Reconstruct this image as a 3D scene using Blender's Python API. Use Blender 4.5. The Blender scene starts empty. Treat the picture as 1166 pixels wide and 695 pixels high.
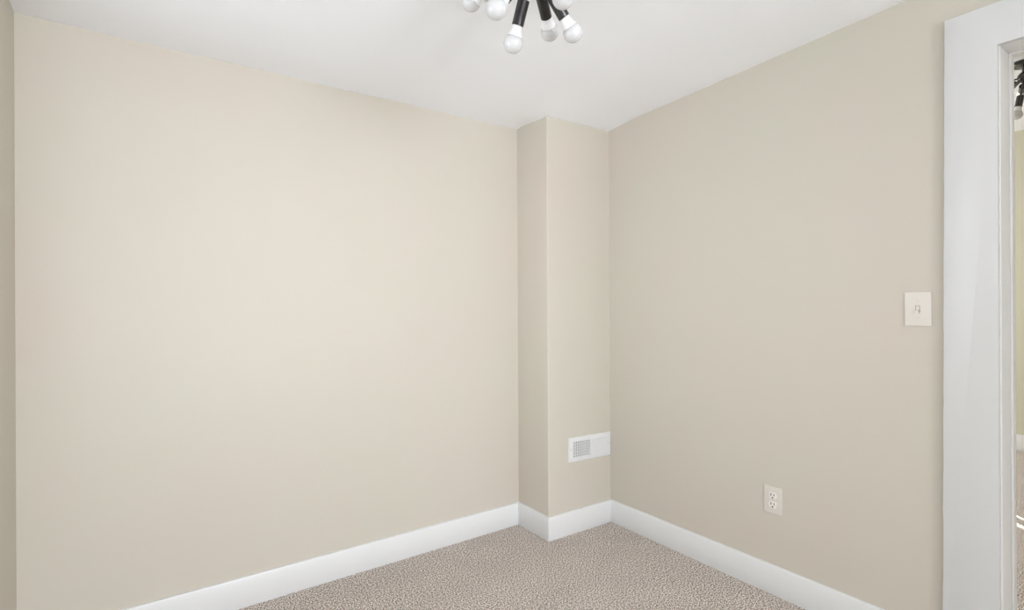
import bpy, bmesh, math, random
from mathutils import Vector, Matrix
PI = math.pi
S = bpy.context.scene
COL = S.collection
random.seed(4)

# ------------------------------------------------------------------ camera
W_PX, H_PX = 1166, 695
F_PX, YAW, PITCH, ROLL, CAM_H, SHIFT = 597.44, 0.6161, 0.0008, -0.0049, 1.2443, 1.994
fw = Vector((math.sin(YAW)*math.cos(PITCH), math.cos(YAW)*math.cos(PITCH), math.sin(PITCH)))
r0 = Vector((math.cos(YAW), -math.sin(YAW), 0)); u0 = r0.cross(fw)
rt = math.cos(ROLL)*r0 + math.sin(ROLL)*u0
up = -math.sin(ROLL)*r0 + math.cos(ROLL)*u0
cd = bpy.data.cameras.new('camera'); cam = bpy.data.objects.new('camera', cd); COL.objects.link(cam)
M = Matrix.Identity(4)
for i in range(3):
    M[i][0], M[i][1], M[i][2] = rt[i], up[i], -fw[i]
M[2][3] = CAM_H
cam.matrix_world = M
cd.sensor_width = 36; cd.sensor_fit = 'HORIZONTAL'; cd.lens = 36*F_PX/W_PX
cd.shift_y = SHIFT/W_PX; cd.clip_start = 0.02
S.camera = cam

# ------------------------------------------------------------------ light, exposure
S.view_settings.view_transform = 'Standard'; S.view_settings.look = 'None'
S.view_settings.exposure = 0.04; S.view_settings.gamma = 1.0
S.view_settings.use_curve_mapping = False
wd = bpy.data.worlds.new('world'); S.world = wd; wd.use_nodes = True
wd.node_tree.nodes['Background'].inputs[0].default_value = (0.95, 1.0, 1.05, 1)
wd.node_tree.nodes['Background'].inputs[1].default_value = 1.40

def area(name, loc, to, sx, sy, watts, col=(1, 1, 1), spread=180):
    l = bpy.data.lights.new(name, 'AREA'); l.shape = 'RECTANGLE'; l.size = sx; l.size_y = sy
    l.energy = watts; l.color = col; l.spread = math.radians(spread)
    o = bpy.data.objects.new(name, l); COL.objects.link(o); o.location = loc
    o.rotation_euler = (Vector(to)-Vector(loc)).to_track_quat('-Z', 'Y').to_euler()
    return o
REAR, XL = -3.2, -0.3487
DAY = (0.95, 0.995, 1.08)
# daylight through the window behind the camera, sent in level;
# the ceiling uplight and the light from the left are added fill
area('rear_window_daylight', (0.95, REAR-0.02, 1.45), (0.95, 3, 1.25), 1.6, 1.4, 124, DAY)
area('added_ceiling_uplight', (0.95, REAR-0.01, 0.95), (0.95, -1.8, 2.4), 1.6, 0.3, 4.5, DAY)
area('added_left_fill', (XL-0.03, 1.65, 1.45), (3, 1.65, 1.40), 0.9, 1.3, 4.6, DAY, 95)
# added fill that brightens the next room from an unseen side
area('added_next_room_fill', (4.6, 3.72, 1.5), (4.6, 0, 1.3), 1.2, 1.3, 80, (1.0, 1.0, 1.0))
sl = bpy.data.lights.new('sun', 'SUN'); sl.energy = 14; sl.angle = math.radians(0.15); sl.color = (1, 0.97, 0.92)
sun = bpy.data.objects.new('sun', sl); COL.objects.link(sun); sun.location = (9, 6, 5)
sun.rotation_euler = Vector((-0.686, -0.728, -math.tan(math.radians(25)))).to_track_quat('-Z', 'Y').to_euler()

# ------------------------------------------------------------------ materials
def lin(c): return tuple(((v/255)/12.92 if v/255 <= 0.04045 else ((v/255+0.055)/1.055)**2.4) for v in c)
def mat(name, col, rough=0.5, metal=0.0, spec=0.5, bump=None, var=None):
    """bump=(scale, strength, distance); var=(scale, amount): faint mottling of the paint"""
    m = bpy.data.materials.new(name); m.use_nodes = True
    nt = m.node_tree; b = nt.nodes['Principled BSDF']
    b.inputs['Base Color'].default_value = (*col, 1); b.inputs['Roughness'].default_value = rough
    b.inputs['Metallic'].default_value = metal; b.inputs['Specular IOR Level'].default_value = spec
    geo = None
    if bump or var:
        geo = nt.nodes.new('ShaderNodeNewGeometry')
    if bump:
        n = nt.nodes.new('ShaderNodeTexNoise'); n.inputs['Scale'].default_value = bump[0]; n.inputs['Detail'].default_value = 3
        nt.links.new(geo.outputs['Position'], n.inputs['Vector'])
        bp = nt.nodes.new('ShaderNodeBump'); bp.inputs['Strength'].default_value = bump[1]; bp.inputs['Distance'].default_value = bump[2]
        nt.links.new(n.outputs['Fac'], bp.inputs['Height']); nt.links.new(bp.outputs['Normal'], b.inputs['Normal'])
    if var:
        n = nt.nodes.new('ShaderNodeTexNoise'); n.inputs['Scale'].default_value = var[0]; n.inputs['Detail'].default_value = 2
        nt.links.new(geo.outputs['Position'], n.inputs['Vector'])
        mx = nt.nodes.new('ShaderNodeMix'); mx.data_type = 'RGBA'
        a = var[1]
        mx.inputs[6].default_value = (col[0]*(1+a), col[1]*(1-a), col[2]*(1-a*.3), 1)
        mx.inputs[7].default_value = (col[0]*(1-a), col[1]*(1+a), col[2]*(1+a*.3), 1)
        nt.links.new(n.outputs['Fac'], mx.inputs[0]); nt.links.new(mx.outputs[2], b.inputs['Base Color'])
    return m

M_WALL = mat('beige_wall_paint', (0.615, 0.572, 0.492), 0.55, spec=0.3, bump=(60, 0.08, 0.002), var=(1.6, 0.03))
M_WALL2 = mat('next_room_wall_paint', (0.60, 0.585, 0.46), 0.6, spec=0.3)
M_CEIL = mat('white_ceiling_paint', (0.955, 0.965, 0.985), 0.7, spec=0.2, bump=(25, 0.08, 0.003))
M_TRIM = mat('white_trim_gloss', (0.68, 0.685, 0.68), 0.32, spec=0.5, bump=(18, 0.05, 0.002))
M_JAMB = mat('white_jamb_gloss', (0.86, 0.86, 0.85), 0.35)
M_BOARD = mat('white_baseboard_gloss', (0.785, 0.79, 0.785), 0.32, bump=(18, 0.05, 0.002))
M_PLATE = mat('ivory_plastic', (0.72, 0.675, 0.61), 0.4)
M_PLATE_W = mat('white_plastic', (0.84, 0.81, 0.76), 0.35)
M_HOLE = mat('dark_slot', (0.03, 0.027, 0.025), 0.6)
M_GAP = mat('gap_shade_grey', (0.17, 0.17, 0.17), 0.7)  # dark grey stands for shade behind the grille and around the toggle
M_VENT = mat('white_enamel', (0.78, 0.78, 0.775), 0.35)
M_BLACK = mat('satin_black_metal', (0.012, 0.0115, 0.0115), 0.27, spec=0.7)
M_SCREW = mat('painted_screw', (0.71, 0.665, 0.60), 0.4)
M_STEEL = mat('dull_steel', (0.45, 0.45, 0.45), 0.35, 1.0)
M_BASE = mat('bulb_base_plastic', (0.88, 0.88, 0.88), 0.35)
M_GLASSFRAME = M_TRIM
def bulb_material():
    m = mat('frosted_bulb', (0.66, 0.66, 0.66), 0.05, spec=0.6)
    b = m.node_tree.nodes['Principled BSDF']
    b.inputs['Subsurface Weight'].default_value = 0.6; b.inputs['Subsurface Radius'].default_value = (0.02, 0.02, 0.02)
    b.inputs['Subsurface Scale'].default_value = 1.0
    return m
M_BULB = bulb_material()
def carpet_material():
    m = bpy.data.materials.new('taupe_carpet'); m.use_nodes = True
    nt = m.node_tree; b = nt.nodes['Principled BSDF']; L = nt.links
    b.inputs['Roughness'].default_value = 0.95; b.inputs['Specular IOR Level'].default_value = 0.08
    g = nt.nodes.new('ShaderNodeNewGeometry')
    def noise(scale, detail, rough=0.5):
        n = nt.nodes.new('ShaderNodeTexNoise'); n.inputs['Scale'].default_value = scale
        n.inputs['Detail'].default_value = detail; n.inputs['Roughness'].default_value = rough
        L.new(g.outputs['Position'], n.inputs['Vector']); return n
    tuft = noise(165, 1.5, 0.7); patch = noise(5, 2)
    cr = nt.nodes.new('ShaderNodeValToRGB'); L.new(tuft.outputs['Fac'], cr.inputs[0])
    e = cr.color_ramp.elements
    e[0].position = 0.39; e[0].color = (0.09, 0.075, 0.062, 1)
    e[1].position = 0.61; e[1].color = (0.97, 0.91, 0.84, 1)
    k = e.new(0.5); k.color = (0.60, 0.515, 0.455, 1)
    mx = nt.nodes.new('ShaderNodeMix'); mx.data_type = 'RGBA'; mx.blend_type = 'MULTIPLY'; mx.inputs[0].default_value = 1
    cr2 = nt.nodes.new('ShaderNodeValToRGB'); L.new(patch.outputs['Fac'], cr2.inputs[0])
    e2 = cr2.color_ramp.elements
    e2[0].position = 0.3; e2[0].color = (0.90, 0.90, 0.90, 1); e2[1].position = 0.7; e2[1].color = (1, 1, 1, 1)
    L.new(cr.outputs[0], mx.inputs[6]); L.new(cr2.outputs[0], mx.inputs[7]); L.new(mx.outputs[2], b.inputs['Base Color'])
    bp = nt.nodes.new('ShaderNodeBump'); bp.inputs['Strength'].default_value = 0.8; bp.inputs['Distance'].default_value = 0.004
    L.new(tuft.outputs['Fac'], bp.inputs['Height']); L.new(bp.outputs['Normal'], b.inputs['Normal'])
    return m
M_CARPET = carpet_material()
def pane_material():
    m = bpy.data.materials.new('window_glass'); m.use_nodes = True
    nt = m.node_tree; nt.nodes.remove(nt.nodes['Principled BSDF'])
    t = nt.nodes.new('ShaderNodeBsdfTransparent'); g = nt.nodes.new('ShaderNodeBsdfGlossy'); g.inputs['Roughness'].default_value = 0.02
    x = nt.nodes.new('ShaderNodeMixShader'); x.inputs[0].default_value = 0.06
    nt.links.new(t.outputs[0], x.inputs[1]); nt.links.new(g.outputs[0], x.inputs[2])
    nt.links.new(x.outputs[0], nt.nodes['Material Output'].inputs[0])
    return m
M_PANE = pane_material()

# ------------------------------------------------------------------ helpers
def link(name, bm, m, parent=None, smooth=None, mtx=None):
    bmesh.ops.recalc_face_normals(bm, faces=bm.faces)
    me = bpy.data.meshes.new(name)
    if smooth is not None:
        for f in bm.faces: f.smooth = True
        for e in bm.edges:
            if len(e.link_faces) == 2 and e.calc_face_angle(0) > smooth: e.smooth = False
    bm.to_mesh(me); bm.free(); me.materials.append(m)
    o = bpy.data.objects.new(name, me); COL.objects.link(o)
    if parent: o.parent = parent
    if mtx is not None: o.matrix_local = mtx
    return o
def structure(o): o['kind'] = 'structure'; return o
def empty(name, loc=(0, 0, 0), mtx=None):
    o = bpy.data.objects.new(name, None); COL.objects.link(o); o.empty_display_size = 0.05
    if mtx is not None: o.matrix_world = mtx
    else: o.location = loc
    return o
def tag(o, label, cat, group=None):
    o['label'] = label; o['category'] = cat
    if group: o['group'] = group
    return o
def add_box(bm, lo, hi, bevel=0.0, seg=2):
    g = bmesh.ops.create_cube(bm, size=1)
    vs = g['verts']
    c = [(a+b)/2 for a, b in zip(lo, hi)]; s = [b-a for a, b in zip(lo, hi)]
    for v in vs: v.co = Vector((c[i]+v.co[i]*s[i] for i in range(3)))
    if bevel:
        es = {e for v in vs for e in v.link_edges}
        bmesh.ops.bevel(bm, geom=list(es), offset=bevel, segments=seg, profile=0.5, affect='EDGES')
def box(lo, hi, bevel=0.0, seg=2):
    bm = bmesh.new(); add_box(bm, lo, hi, bevel, seg); return bm
def prism(pts, vec, bevel=0.0, seg=2):
    """closed polygon (3-D points) swept along vec"""
    bm = bmesh.new(); vec = Vector(vec)
    a = [bm.verts.new(p) for p in pts]; b = [bm.verts.new(Vector(p)+vec) for p in pts]
    bm.faces.new(a); bm.faces.new(b[::-1])
    n = len(pts)
    for i in range(n): bm.faces.new((a[i], a[(i+1) % n], b[(i+1) % n], b[i]))
    bmesh.ops.recalc_face_normals(bm, faces=bm.faces)
    if bevel: bmesh.ops.bevel(bm, geom=list(bm.edges), offset=bevel, segments=seg, profile=0.5, affect='EDGES')
    return bm
def add_lathe(bm, prof, seg=32, mtx=Matrix.Identity(4)):
    """prof = [(radius, height)], turned about z; radius 0 closes an end"""
    rings = []
    for r, z in prof:
        if r <= 1e-7: rings.append([bm.verts.new(mtx @ Vector((0, 0, z)))])
        else: rings.append([bm.verts.new(mtx @ Vector((r*math.cos(2*PI*k/seg), r*math.sin(2*PI*k/seg), z))) for k in range(seg)])
    for a, b in zip(rings, rings[1:]):
        for k in range(seg):
            q = (k+1) % seg
            if len(a) == 1 and len(b) == 1: break
            if len(a) == 1: bm.faces.new((a[0], b[q], b[k]))
            elif len(b) == 1: bm.faces.new((a[k], a[q], b[0]))
            else: bm.faces.new((a[k], a[q], b[q], b[k]))
def lathe(prof, seg=32, mtx=Matrix.Identity(4)):
    bm = bmesh.new(); add_lathe(bm, prof, seg, mtx); return bm

# ------------------------------------------------------------------ the room
X0, Y0, XC, YC, XF = 2.2294, 2.4424, 1.7735, 2.1726, 1.7719
YCR = YC-0.008                                 # front of the chase where it meets the right wall
YA = lambda x: Y0+0.0036*(x-0.6)               # face of the back wall
BT, BH = 0.015, 0.1251                         # baseboard
X1 = X0+0.155                                  # far face of the right wall
FAR, R2S, R2N, C2 = 6.12, -2.0, 3.7, 2.729     # the next room
def ceil_z(x, y):
    z = 2.3+0.004*(x-0.8)-0.0363*(y-1.4)
    z += 0.0032*math.exp(-((x-1.77)/.15)**2-((y-2.44)/.1)**2)
    z -= 0.0130*math.exp(-((y-2.17)/.12)**2)/(1+math.exp(-(x-1.70)/.03))
    z += 0.0012*math.sin(9*x+1.3)*math.sin(7*y)+0.0007*math.sin(31*x)+0.0006*math.sin(27*y+.6)
    return z

bm = box((XL-0.2, min(REAR, R2S)-0.2, -0.1), (FAR+0.2, R2N+0.2, 0.0))
structure(link('floor', bm, M_CARPET))

bm = bmesh.new()
nx, ny = 96, 120
xa, xb, ya, yb = XL-0.08, X0+0.06, REAR-0.08, Y0+0.08
g = [[bm.verts.new((xa+(xb-xa)*i/nx, ya+(yb-ya)*j/ny, ceil_z(xa+(xb-xa)*i/nx, ya+(yb-ya)*j/ny))) for j in range(ny+1)] for i in range(nx+1)]
t = [[bm.verts.new((v.co.x, v.co.y, 2.62)) for v in (row[0], row[-1])] for row in g]
for i in range(nx):
    for j in range(ny): bm.faces.new((g[i][j], g[i+1][j], g[i+1][j+1], g[i][j+1]))
    bm.faces.new((t[i][0], t[i][1], t[i+1][1], t[i+1][0]))
    bm.faces.new((g[i][0], t[i][0], t[i+1][0], g[i+1][0])); bm.faces.new((g[i][ny], g[i+1][ny], t[i+1][1], t[i][1]))
bm.faces.new([g[0][j] for j in range(ny+1)]+[t[0][1], t[0][0]]); bm.faces.new([g[nx][j] for j in range(ny, -1, -1)]+[t[nx][0], t[nx][1]])
structure(link('ceiling', bm, M_CEIL, smooth=0.6))
structure(link('ceiling', box((X0+0.07, R2S-0.1, C2), (FAR+0.1, R2N+0.1, C2+0.1)), M_CEIL))

HT = 2.62
def slab(name, pts, m, z0=0.0, z1=HT, bevel=0):
    return structure(link(name, prism([(x, y, z0) for x, y in pts], (0, 0, z1-z0), bevel), m))
slab('wall_back', [(XL-0.1, YA(XL)), (X0+0.02, YA(X0)), (X0+0.02, Y0+0.1), (XL-0.1, Y0+0.1)], M_WALL)
# the boxed chase in the corner, with its rounded plaster edge
r = 0.007
edge = [(XF+r-r*math.cos(a), YC+r-r*math.sin(a)) for a in [PI/2*k/6 for k in range(7)]]
bm = prism([(x, y, 0) for x, y in [(XC, YA(XC)+0.02)]+edge+[(X0+0.01, YCR), (X0+0.01, YA(X0)+0.02)]], (0, 0, HT))
structure(link('wall_chase', bm, M_WALL, smooth=0.5))

# windows: a wall with a rectangular hole, a frame with a pane in it
def holed(name, a0, a1, z1, holes, pos, th, axis, m):
    """wall from a0 to a1 along its length, each hole (b0,b1,z0,z1), holes in order along the wall; axis 'x' runs along x"""
    bm = bmesh.new(); rects = []; c = a0
    for b0, b1, w0, w1 in holes:
        rects += [(c, b0, 0, z1), (b0, b1, 0, w0), (b0, b1, w1, z1)]; c = b1
    rects.append((c, a1, 0, z1))
    for lo, hi, q0, q1 in rects:
        if axis == 'x': add_box(bm, (lo, pos, q0), (hi, pos+th, q1))
        else: add_box(bm, (pos, lo, q0), (pos+th, hi, q1))
    return structure(link(name, bm, m))
def window(n, h, pos, th, axis):
    b0, b1, w0, w1 = h; fwid = 0.05
    w = structure(empty('window_%d' % n, ((b0+b1)/2, pos, w0) if axis == 'x' else (pos, (b0+b1)/2, w0)))
    loc = w.location.copy()
    def bx(bm, lo, hi, q0, q1, d0, d1):
        if axis == 'x': add_box(bm, (lo-loc.x, pos+d0-loc.y, q0-loc.z), (hi-loc.x, pos+d1-loc.y, q1-loc.z), 0.003)
        else: add_box(bm, (pos+d0-loc.x, lo-loc.y, q0-loc.z), (pos+d1-loc.x, hi-loc.y, q1-loc.z), 0.003)
    bm = bmesh.new(); d0, d1 = min(0, th), max(0, th)
    m_ = (d0+d1)/2
    bx(bm, b0, b0+fwid, w0, w1, m_-.02, m_+.02); bx(bm, b1-fwid, b1, w0, w1, m_-.02, m_+.02)
    bx(bm, b0+fwid, b1-fwid, w0, w0+fwid, m_-.02, m_+.02); bx(bm, b0+fwid, b1-fwid, w1-fwid, w1, m_-.02, m_+.02)
    bx(bm, b0+fwid, b1-fwid, (w0+w1)/2-.02, (w0+w1)/2+.02, m_-.02, m_+.02)
    link('window_frame', bm, M_TRIM, w)
    bm = bmesh.new(); bx(bm, b0+fwid-.005, b1-fwid+.005, w0+fwid-.005, w1-fwid+.005, m_-.003, m_+.003)
    link('pane', bm, M_PANE, w)
    return w
holed('wall_rear', XL-0.1, X0, HT, [(0.10, 1.80, 0.70, 2.20)], REAR-0.1, 0.1, 'x', M_WALL)
holed('wall_left', REAR, YA(XL), HT, [(-2.1, -1.1, 0.75, 2.15), (-0.3, 0.7, 0.75, 2.15), (1.15, 2.15, 0.75, 2.15)], XL-0.1, 0.1, 'y', M_WALL)

# right wall with the doorway
YJ = 0.4610                                    # face of the far jamb
ZH = 2.0690                                     # underside of the head jamb
YN = -0.30                                     # near jamb
pts = [(X0, R2N, 0), (X0, YJ+0.02, 0), (X0, YJ+0.02, ZH+0.02), (X0, YN-0.02, ZH+0.02), (X0, YN-0.02, 0), (X0, REAR-0.1, 0), (X0, REAR-0.1, C2+0.05), (X0, R2N, C2+0.05)]
structure(link('wall_right', prism(pts, (X1-X0, 0, 0)), M_WALL))

# next room
holed('wall_far', R2S, R2N, C2+0.05, [(2.45, 3.45, 0.8, 2.0)], FAR, 0.12, 'y', M_WALL2)
structure(link('wall_far_side', box((X1, R2S-0.1, 0), (FAR+0.12, R2S, C2+0.05)), M_WALL2))
holed('wall_far_end', X1, FAR+0.12, C2+0.05, [(4.0, 5.2, 0.85, 2.15)], R2N, 0.1, 'x', M_WALL2)
window(1, (0.10, 1.80, 0.70, 2.20), REAR-0.1, 0.08, 'x')
window(2, (1.15, 2.15, 0.75, 2.15), XL-0.1, 0.08, 'y')  # the left windows are unseen, added to let light in from the side
window(6, (-0.3, 0.7, 0.75, 2.15), XL-0.1, 0.08, 'y')
window(5, (-2.1, -1.1, 0.75, 2.15), XL-0.1, 0.08, 'y')
window(3, (4.0, 5.2, 0.85, 2.15), R2N+0.02, 0.08, 'x')  # unseen window, added to go with the next room's fill
# unseen next-room window: panels added with gaps so the sun stripes the carpet
w4 = structure(empty('window_4', (FAR+0.06, 2.95, 0.8)))
ys = [2.45, 2.888, 2.924, 3.016, 3.072, 3.45]
for k in (0, 2, 4):
    link('sun_gap_panel', box((-0.004, ys[k]-2.95, 0.0), (0.004, ys[k+1]-2.95, 1.2), 0.002), M_TRIM, w4)

# baseboards with eased tops and mitred corners
def board(name, w0, w1, o0, o1):
    prof = [(0, 0), (BT-.001, 0), (BT, .002), (BT, BH-.006), (BT-.0015, BH-.002), (BT-.005, BH), (0, BH)]
    bm = bmesh.new(); n = len(prof)
    a = [bm.verts.new((w0[0]+o0[0]*t, w0[1]+o0[1]*t, z)) for t, z in prof]
    b = [bm.verts.new((w1[0]+o1[0]*t, w1[1]+o1[1]*t, z)) for t, z in prof]
    bm.faces.new(a); bm.faces.new(b[::-1])
    for i in range(n): bm.faces.new((a[i], b[i], b[(i+1) % n], a[(i+1) % n]))
    return structure(link(name, bm, M_BOARD, smooth=0.5))
board('baseboard_back', (XL, YA(XL)), (XC, YA(XC)), (1, -1), (-1, -1))
board('baseboard_chase_side', (XC, YA(XC)), (XF, YC), (-1, -1), (-1, -1))
board('baseboard_chase_front', (XF, YC), (X0, YCR), (-1, -1), (-1, -1))
CY1 = 0.611                                    # outer edge of the door casing
board('baseboard_right', (X0, YCR), (X0, CY1), (-1, -1), (-1, 0))
board('baseboard_right', (X0, YN-0.146), (X0, REAR), (-1, 0), (-1, 1))
board('baseboard_rear', (X0, REAR), (XL, REAR), (-1, 1), (1, 1))
board('baseboard_left', (XL, YA(XL)), (XL, REAR), (1, -1), (1, 1))
BH = 0.135
board('baseboard_far', (FAR, R2N), (FAR, R2S), (-1, -1), (-1, 1))
BH = 0.1251

# door opening: casing, jambs, stops
door = structure(empty('door_1', (X0, (YJ+YN)/2, 0)))
dl = door.location
def P(x, y, z): return (x-dl.x, y-dl.y, z-dl.z)
yi, zi, zt = 0.4648, 2.0665, 2.2005            # casing's inner edge, inner head, top
yo_t, yo_b = 0.597, 0.611                      # outer edge leans a little
yn_i, yn_o = YN-0.006, YN-0.145
def chip(y0, z0, y1, z1, n, amp):              # a hand-cut, slightly wavy paint edge
    out = []
    for k in range(n+1):
        s = k/n; a = amp*(random.random()-.5)*(0 < k < n)
        out.append((X0, y0+(y1-y0)*s+(a if abs(z1-z0) > abs(y1-y0) else 0), z0+(z1-z0)*s+(a if abs(z1-z0) <= abs(y1-y0) else 0)))
    return out
poly = chip(yo_b, 0, yo_t, zt, 60, 0.0022)+chip(yo_t, zt, yn_o, zt, 24, 0.0016)[1:]
poly += [(X0, yn_o, 0), (X0, yn_i, 0), (X0, yn_i, zi), (X0, yi-.001, zi), (X0, yi+.001, 0)]
bm = prism([P(*p) for p in poly], (-0.019, 0, 0))
fr = [e for e in bm.edges if all(abs(v.co.x+0.019) < 1e-6 for v in e.verts)]
bmesh.ops.bevel(bm, geom=fr, offset=0.0015, segments=2, profile=0.5, affect='EDGES')
link('casing', bm, M_TRIM, door, smooth=0.4)
JE = X1+0.005
for nm, lo, hi in (('jamb', (X0, YJ, 0), (JE, YJ+0.02, ZH)), ('jamb', (X0, YN-0.02, 0), (JE, YN, ZH)), ('head_jamb', (X0, YN-0.02, ZH), (JE, YJ+0.02, ZH+0.02))):
    link(nm, box(P(*lo), P(*hi), 0.0015), M_JAMB, door)
s0, s1 = X0+0.100, X0+0.136
link('door_stop', box(P(s0, YJ-0.0065, 0), P(s1, YJ, ZH-0.0065), 0.002), M_JAMB, door)
link('door_stop', box(P(s0, YN, 0), P(s1, YN+0.0065, ZH-0.0065), 0.002), M_JAMB, door)
link('door_stop', box(P(s0, YN, ZH-0.0065), P(s1, YJ, ZH), 0.002), M_JAMB, door)

# open door leaf out of view, added to shade the casing and jamb
def added_door_leaf():
    Wd, Hd, T = 0.752, ZH-0.010, 0.036
    bm = bmesh.new()
    add_box(bm, (-Wd, -T/2+.008, 0.012), (0, T/2-.008, Hd))
    st = 0.11
    rails = [(0.012, 0.22), (0.90, 1.03), (Hd-0.12, Hd)]
    for y0, y1 in ((-T/2, -T/2+.0085), (T/2-.0085, T/2)):
        add_box(bm, (-Wd, y0, 0.012), (-Wd+st, y1, Hd), .002); add_box(bm, (-st, y0, 0.012), (0, y1, Hd), .002)
        for z0, z1 in rails: add_box(bm, (-Wd+st-.002, y0, z0), (-st+.002, y1, z1), .002)
    return bm
hx, hy = X0-0.026, YN-0.016
leaf = link('added_door_leaf', added_door_leaf(), M_BOARD, door, None, Matrix.Translation(P(hx, hy, 0)) @ Matrix.Rotation(math.radians(42), 4, 'Z'))
for sgn in (-1, 1):
    kb = [(0, 0.0), (0.026, 0.0), (0.026, 0.004), (0.010, 0.006), (0.009, 0.030), (0.020, 0.036), (0.026, 0.048), (0.022, 0.060), (0.010, 0.066), (0, 0.067)]
    link('door_knob', lathe(kb, 32), M_STEEL, leaf, 0.7, Matrix.Translation((-0.69, sgn*0.018, 0.96)) @ Matrix.Rotation(-sgn*PI/2, 4, 'X'))
for z in (0.25, 1.80):
    link('hinge', lathe([(0, -0.045), (0.006, -0.045), (0.006, 0.045), (0, 0.045)], 16), M_STEEL, leaf, 0.6, Matrix.Translation((0.004, 0.020, z)))

# ------------------------------------------------------------------ ceiling lights
def bulb_shape():
    R, c, t0 = 0.0293, 0.0490, 0.0300
    a0 = math.asin((t0-c)/R)
    globe = [(R*math.cos(a0+(PI/2-a0)*k/18), c+R*math.sin(a0+(PI/2-a0)*k/18)) for k in range(19)]
    globe[-1] = (0, c+R)
    base = [(0, -0.004), (0.0145, -0.004), (0.0150, 0.0), (0.0155, 0.006), (0.0172, 0.014), (0.0194, 0.022), (globe[0][0]+.0003, t0-.0015), (globe[0][0]+.0003, t0), (0, t0)]
    return [(0, t0-.001)]+globe, base
def bar(p, d):                                 # frame at p with z along d
    q = Vector(d).to_track_quat('Z', 'Y')
    return Matrix.Translation(p) @ q.to_matrix().to_4x4()
def chandelier(root, drop, dirs, L):
    link('canopy', lathe([(0, 0), (0.06, 0), (0.062, -0.003), (0.062, -0.018), (0.058, -0.024), (0.02, -0.027), (0, -0.027)], 48), M_BLACK, root, 0.6)
    link('stem', lathe([(0, -0.02), (0.011, -0.02), (0.011, -drop+0.02), (0, -drop+0.02)], 24), M_BLACK, root, 0.6)
    H = Vector((0, 0, -drop))
    link('hub', lathe([(0, 0.034)]+[(0.034*math.cos(a), 0.034*math.sin(a)) for a in [PI/2-PI*k/16 for k in range(1, 16)]]+[(0, -0.034)], 32), M_BLACK, root, 0.8, Matrix.Translation(H))
    gl, ba = bulb_shape()
    me = None
    for d in dirs:
        d = Vector(d).normalized()
        fr_ = bar(H, d); s_end = L-0.0490; s_in = s_end-0.070
        parts = []
        arm = link('arm', lathe([(0, 0.025), (0.0048, 0.025), (0.0048, s_in+0.004), (0, s_in+0.004)], 16), M_BLACK, root, 0.6, fr_) if me is None else None
        if me is None:
            sock = link('socket', lathe([(0, s_in), (0.0168, s_in), (0.0178, s_in+0.0010), (0.0178, s_end-0.001), (0.0171, s_end), (0.0153, s_end), (0.0153, s_end-0.004), (0, s_end-0.004)], 36), M_BLACK, root, 0.6, fr_)
            bulb = link('light_bulb', lathe(gl, 36), M_BULB, root, 0.9, fr_ @ Matrix.Translation((0, 0, s_end)))
            bb = link('bulb_base', lathe(ba, 36), M_BASE, bulb, 0.6)
            bb['label'] = 'opaque bright white base of the bulb'
            me = (arm, sock, bulb, bb)
        else:
            for src in me[:3]:
                c = src.copy(); COL.objects.link(c); c.parent = root
                c.matrix_local = fr_ @ Matrix.Translation((0, 0, s_end)) if src is me[2] else fr_
                if src is me[2]:
                    b2 = me[3].copy(); COL.objects.link(b2); b2.parent = c
HX, HY, HZ = 0.9315, 1.2016, 2.2432
light1 = empty('ceiling_light', (HX, HY, ceil_z(HX, HY)))
tag(light1, 'black many-armed ceiling light with bare white bulbs hanging at the top of the near room', 'ceiling light')
near = [(-0.0074, 0.0876, -0.1942), (0.1469, -0.0053, -0.1615), (0.1546, 0.113, -0.1054), (-0.1299, -0.001, -0.1784), (-0.0057, -0.1369, -0.1709),
        (-0.0957, 0.189, -0.0555), (-0.0229, 0.2197, 0.0144), (-0.17, -0.13, -0.05), (0.15, -0.15, -0.03), (-0.2, 0.07, -0.01), (0.19, -0.05, 0.0), (-0.04, -0.21, -0.02)]
chandelier(light1, ceil_z(HX, HY)-HZ, near, 0.219)
light2 = empty('ceiling_light', (4.418, 0.803, C2))
tag(light2, 'black ceiling light seen through the doorway past the white door jamb', 'ceiling light')
far = [(-0.045, 0.028, -0.235), (-0.19, 0.05, -0.11), (0.1, 0.16, -0.12), (0.13, -0.1, -0.15), (-0.05, -0.18, -0.12), (0.2, 0.05, -0.03), (-0.08, 0.2, -0.03), (-0.18, -0.12, 0.0), (0.1, -0.19, 0.0)]
chandelier(light2, 0.092, far, 0.238)

# ------------------------------------------------------------------ things on the walls
def wall_frame(origin, nrm, roll=0.0):
    """local x to the viewer's right along the wall, y up, z out of the wall"""
    n = Vector(nrm).normalized(); y = Vector((0, 0, 1)); x = y.cross(n)
    m = Matrix.Identity(4)
    for i in range(3): m[i][0], m[i][1], m[i][2], m[i][3] = x[i], y[i], n[i], origin[i]
    return m @ Matrix.Rotation(roll, 4, 'Z')
def plate_bm(w, h, t, b=0.003):
    bm = bmesh.new(); add_box(bm, (-w/2, -h/2, 0), (w/2, h/2, t))
    top = [e for e in bm.edges if all(v.co.z > t-1e-6 for v in e.verts)]
    bmesh.ops.bevel(bm, geom=top, offset=b, segments=3, profile=0.6, affect='EDGES')
    return bm
def screw(root, x, y, z, m, rad=0.0032, slot=True):
    s = link('screw', lathe([(0, -0.001), (rad, -0.001), (rad, 0.0004), (rad*.8, 0.0011), (0, 0.0014)], 20), m, root, 0.6, Matrix.Translation((x, y, z)))
    if slot:
        link('screw_slot', box((-rad*.8, -.0003, .0008), (rad*.8, .0003, .0016)), M_HOLE if m is not M_SCREW else m, s)

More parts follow.
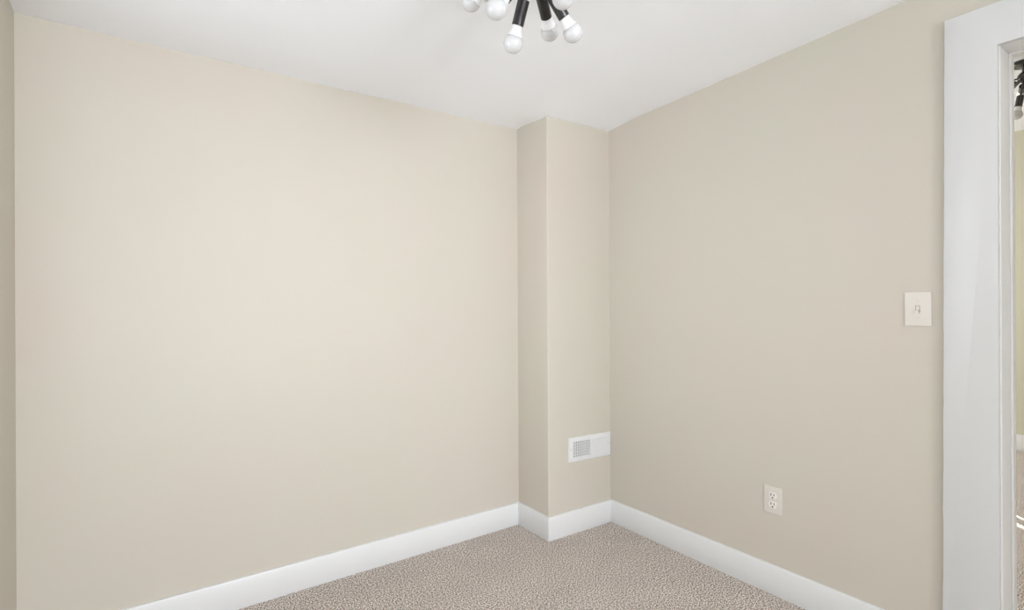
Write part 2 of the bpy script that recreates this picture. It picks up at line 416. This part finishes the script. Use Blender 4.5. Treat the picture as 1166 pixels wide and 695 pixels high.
# light switch
sw = empty('light_switch', mtx=wall_frame((X0, 0.6795, 1.2305), (-1, 0, 0), 0.004))
tag(sw, 'ivory toggle light switch plate on the beige wall beside the white door casing', 'light switch')
link('plate', plate_bm(0.0775, 0.1185, 0.0050, 0.002), M_PLATE, sw, 0.5)
bm = bmesh.new()
for lo, hi in (((-.0062, -.0125), (-.0050, .0125)), ((.0050, -.0125), (.0062, .0125)), ((-.005, .0113), (.005, .0125)), ((-.005, -.0125), (.005, -.0113))):
    add_box(bm, (lo[0], lo[1], 0.004), (hi[0], hi[1], 0.0058))
link('toggle_gap_shade', bm, M_GAP, sw)['label'] = 'thin dark strips painted as shade in the gap around the toggle'  # strips whose dark colour is the shade of the gap
bm = prism([(-.0046, -.011, .004), (.0046, -.011, .004), (.0046, .011, .004), (-.0046, .011, .004)], (0, 0, .002))
add_box(bm, (-.0040, -.0100, .005), (.0040, .0005, .0150), .0012)
for v in bm.verts:
    if v.co.z > 0.008: v.co.y -= (v.co.z-0.006)*0.75
link('toggle', bm, M_PLATE, sw)
for y in (0.030, -0.030): screw(sw, 0, y, 0.0055, M_SCREW)

# outlet
ou = empty('wall_outlet', mtx=wall_frame((X0, 1.2010, 0.4045), (-1, 0, 0), 0.004))
tag(ou, 'ivory duplex power outlet low on the beige wall above the baseboard', 'power outlet')
link('plate', plate_bm(0.0775, 0.1155, 0.0045, 0.0015), M_PLATE, ou, 0.5)
for y in (0.0195, -0.0195):
    pts = []
    for a0, a1 in ((-0.62, 0.62), (PI-0.62, PI+0.62)):
        for k in range(9):
            a = a0+(a1-a0)*k/8; pts.append((0.0172*math.cos(a), 0.0172*math.sin(a)*1.35, 0.004))
    rc = link('receptacle', prism(pts, (0, 0, 0.0035), 0.0007, 1), M_PLATE_W, ou, 0.5, Matrix.Translation((0, y, 0)))
    rc['label'] = 'whiter socket face'
    bm = bmesh.new()
    add_box(bm, (-.0082, .0000, .006), (-.0048, .0105, .0079)); add_box(bm, (.0050, .0008, .006), (.0080, .0096, .0079))
    link('slot', bm, M_HOLE, rc)
    link('ground_hole', prism([(0.0034*math.cos(PI*k/8+PI), -.0070+0.0038*math.sin(PI*k/8+PI), .006) for k in range(9)]+[(.0034, -.0050, .006), (-.0034, -.0050, .006)], (0, 0, .0019)), M_HOLE, rc)
screw(ou, 0, 0, 0.0055, M_SCREW)

# wall register on the chase
VW, VH = 0.3170, 0.1345
vt = empty('air_vent', mtx=wall_frame((1.9100+VW/2, YC-0.0175*0.40-0.0005+0.0025, 0.4545), (-0.0175, -1, 0), -0.018))
tag(vt, 'white metal two-way air vent low in the corner on the boxed chase', 'air vent')
bw, t = 0.026, 0.008                           # border width, thickness
banks = ((-VW/2+bw, -0.006), (0.006, VW/2-bw))
yb0, yb1 = -VH/2+0.024, VH/2-0.024
bm = bmesh.new()
xs = [-VW/2, banks[0][0], banks[0][1], banks[1][0], banks[1][1], VW/2]; yv = [-VH/2, yb0, yb1, VH/2]
gv = {(i, j, k): bm.verts.new((x, y, t*k)) for i, x in enumerate(xs) for j, y in enumerate(yv) for k in (0, 1)}
solid = lambda i, j: 0 <= i < 5 and 0 <= j < 3 and not (j == 1 and i in (1, 3))
for i in range(5):
    for j in range(3):
        if not solid(i, j): continue
        for k in (0, 1): bm.faces.new([gv[a, b, k] for a, b in ((i, j), (i+1, j), (i+1, j+1), (i, j+1))])
        for (di, dj), (p, q) in {(-1, 0): ((i, j), (i, j+1)), (1, 0): ((i+1, j), (i+1, j+1)), (0, -1): ((i, j), (i+1, j)), (0, 1): ((i, j+1), (i+1, j+1))}.items():
            if not solid(i+di, j+dj): bm.faces.new((gv[p[0], p[1], 0], gv[q[0], q[1], 0], gv[q[0], q[1], 1], gv[p[0], p[1], 1]))
bmesh.ops.recalc_face_normals(bm, faces=bm.faces)
rim = [e for e in bm.edges if all(v.co.z > t-1e-6 for v in e.verts) and (all(abs(abs(v.co.x)-VW/2) < 1e-6 for v in e.verts) or all(abs(abs(v.co.y)-VH/2) < 1e-6 for v in e.verts))]
bmesh.ops.bevel(bm, geom=rim, offset=0.006, segments=3, profile=0.6, affect='EDGES')
link('frame', bm, M_VENT, vt, 0.6)
link('gap_shade_sheet', box((-VW/2+.01, -VH/2+.01, 0.0002), (VW/2-.01, VH/2-.01, 0.0010)), M_GAP, vt)['label'] = 'dark sheet painted as the shade behind the grille'  # flat sheet, its dark colour is the shade seen between louvers
for (x0, x1), s in zip(banks, (0.0020, 0.0040)):
    bm = bmesh.new(); n = 9
    for k in range(n):
        xc = x0+(x1-x0)*(k+.5)/n
        b2 = [(xc-s-.0006, .0016), (xc-s+.0006, .0016), (xc+s+.0006, .0078), (xc+s-.0006, .0078)]
        a = [bm.verts.new((x, yb0, z)) for x, z in b2]; b = [bm.verts.new((x, yb1, z)) for x, z in b2]
        bm.faces.new(a); bm.faces.new(b[::-1])
        for q in range(4): bm.faces.new((a[q], b[q], b[(q+1) % 4], a[(q+1) % 4]))
    link('vertical_louvers', bm, M_VENT, vt)
    bm = bmesh.new()
    for k in range(1, 6):
        y = yb0+(yb1-yb0)*k/6; add_box(bm, (x0, y-.0012, .0018), (x1, y+.0012, .0060))
    link('cross_bars', bm, M_VENT, vt)
for x in (-VW/2+.011, VW/2-.011): screw(vt, x, 0.004, t-.0005, M_STEEL, 0.003)
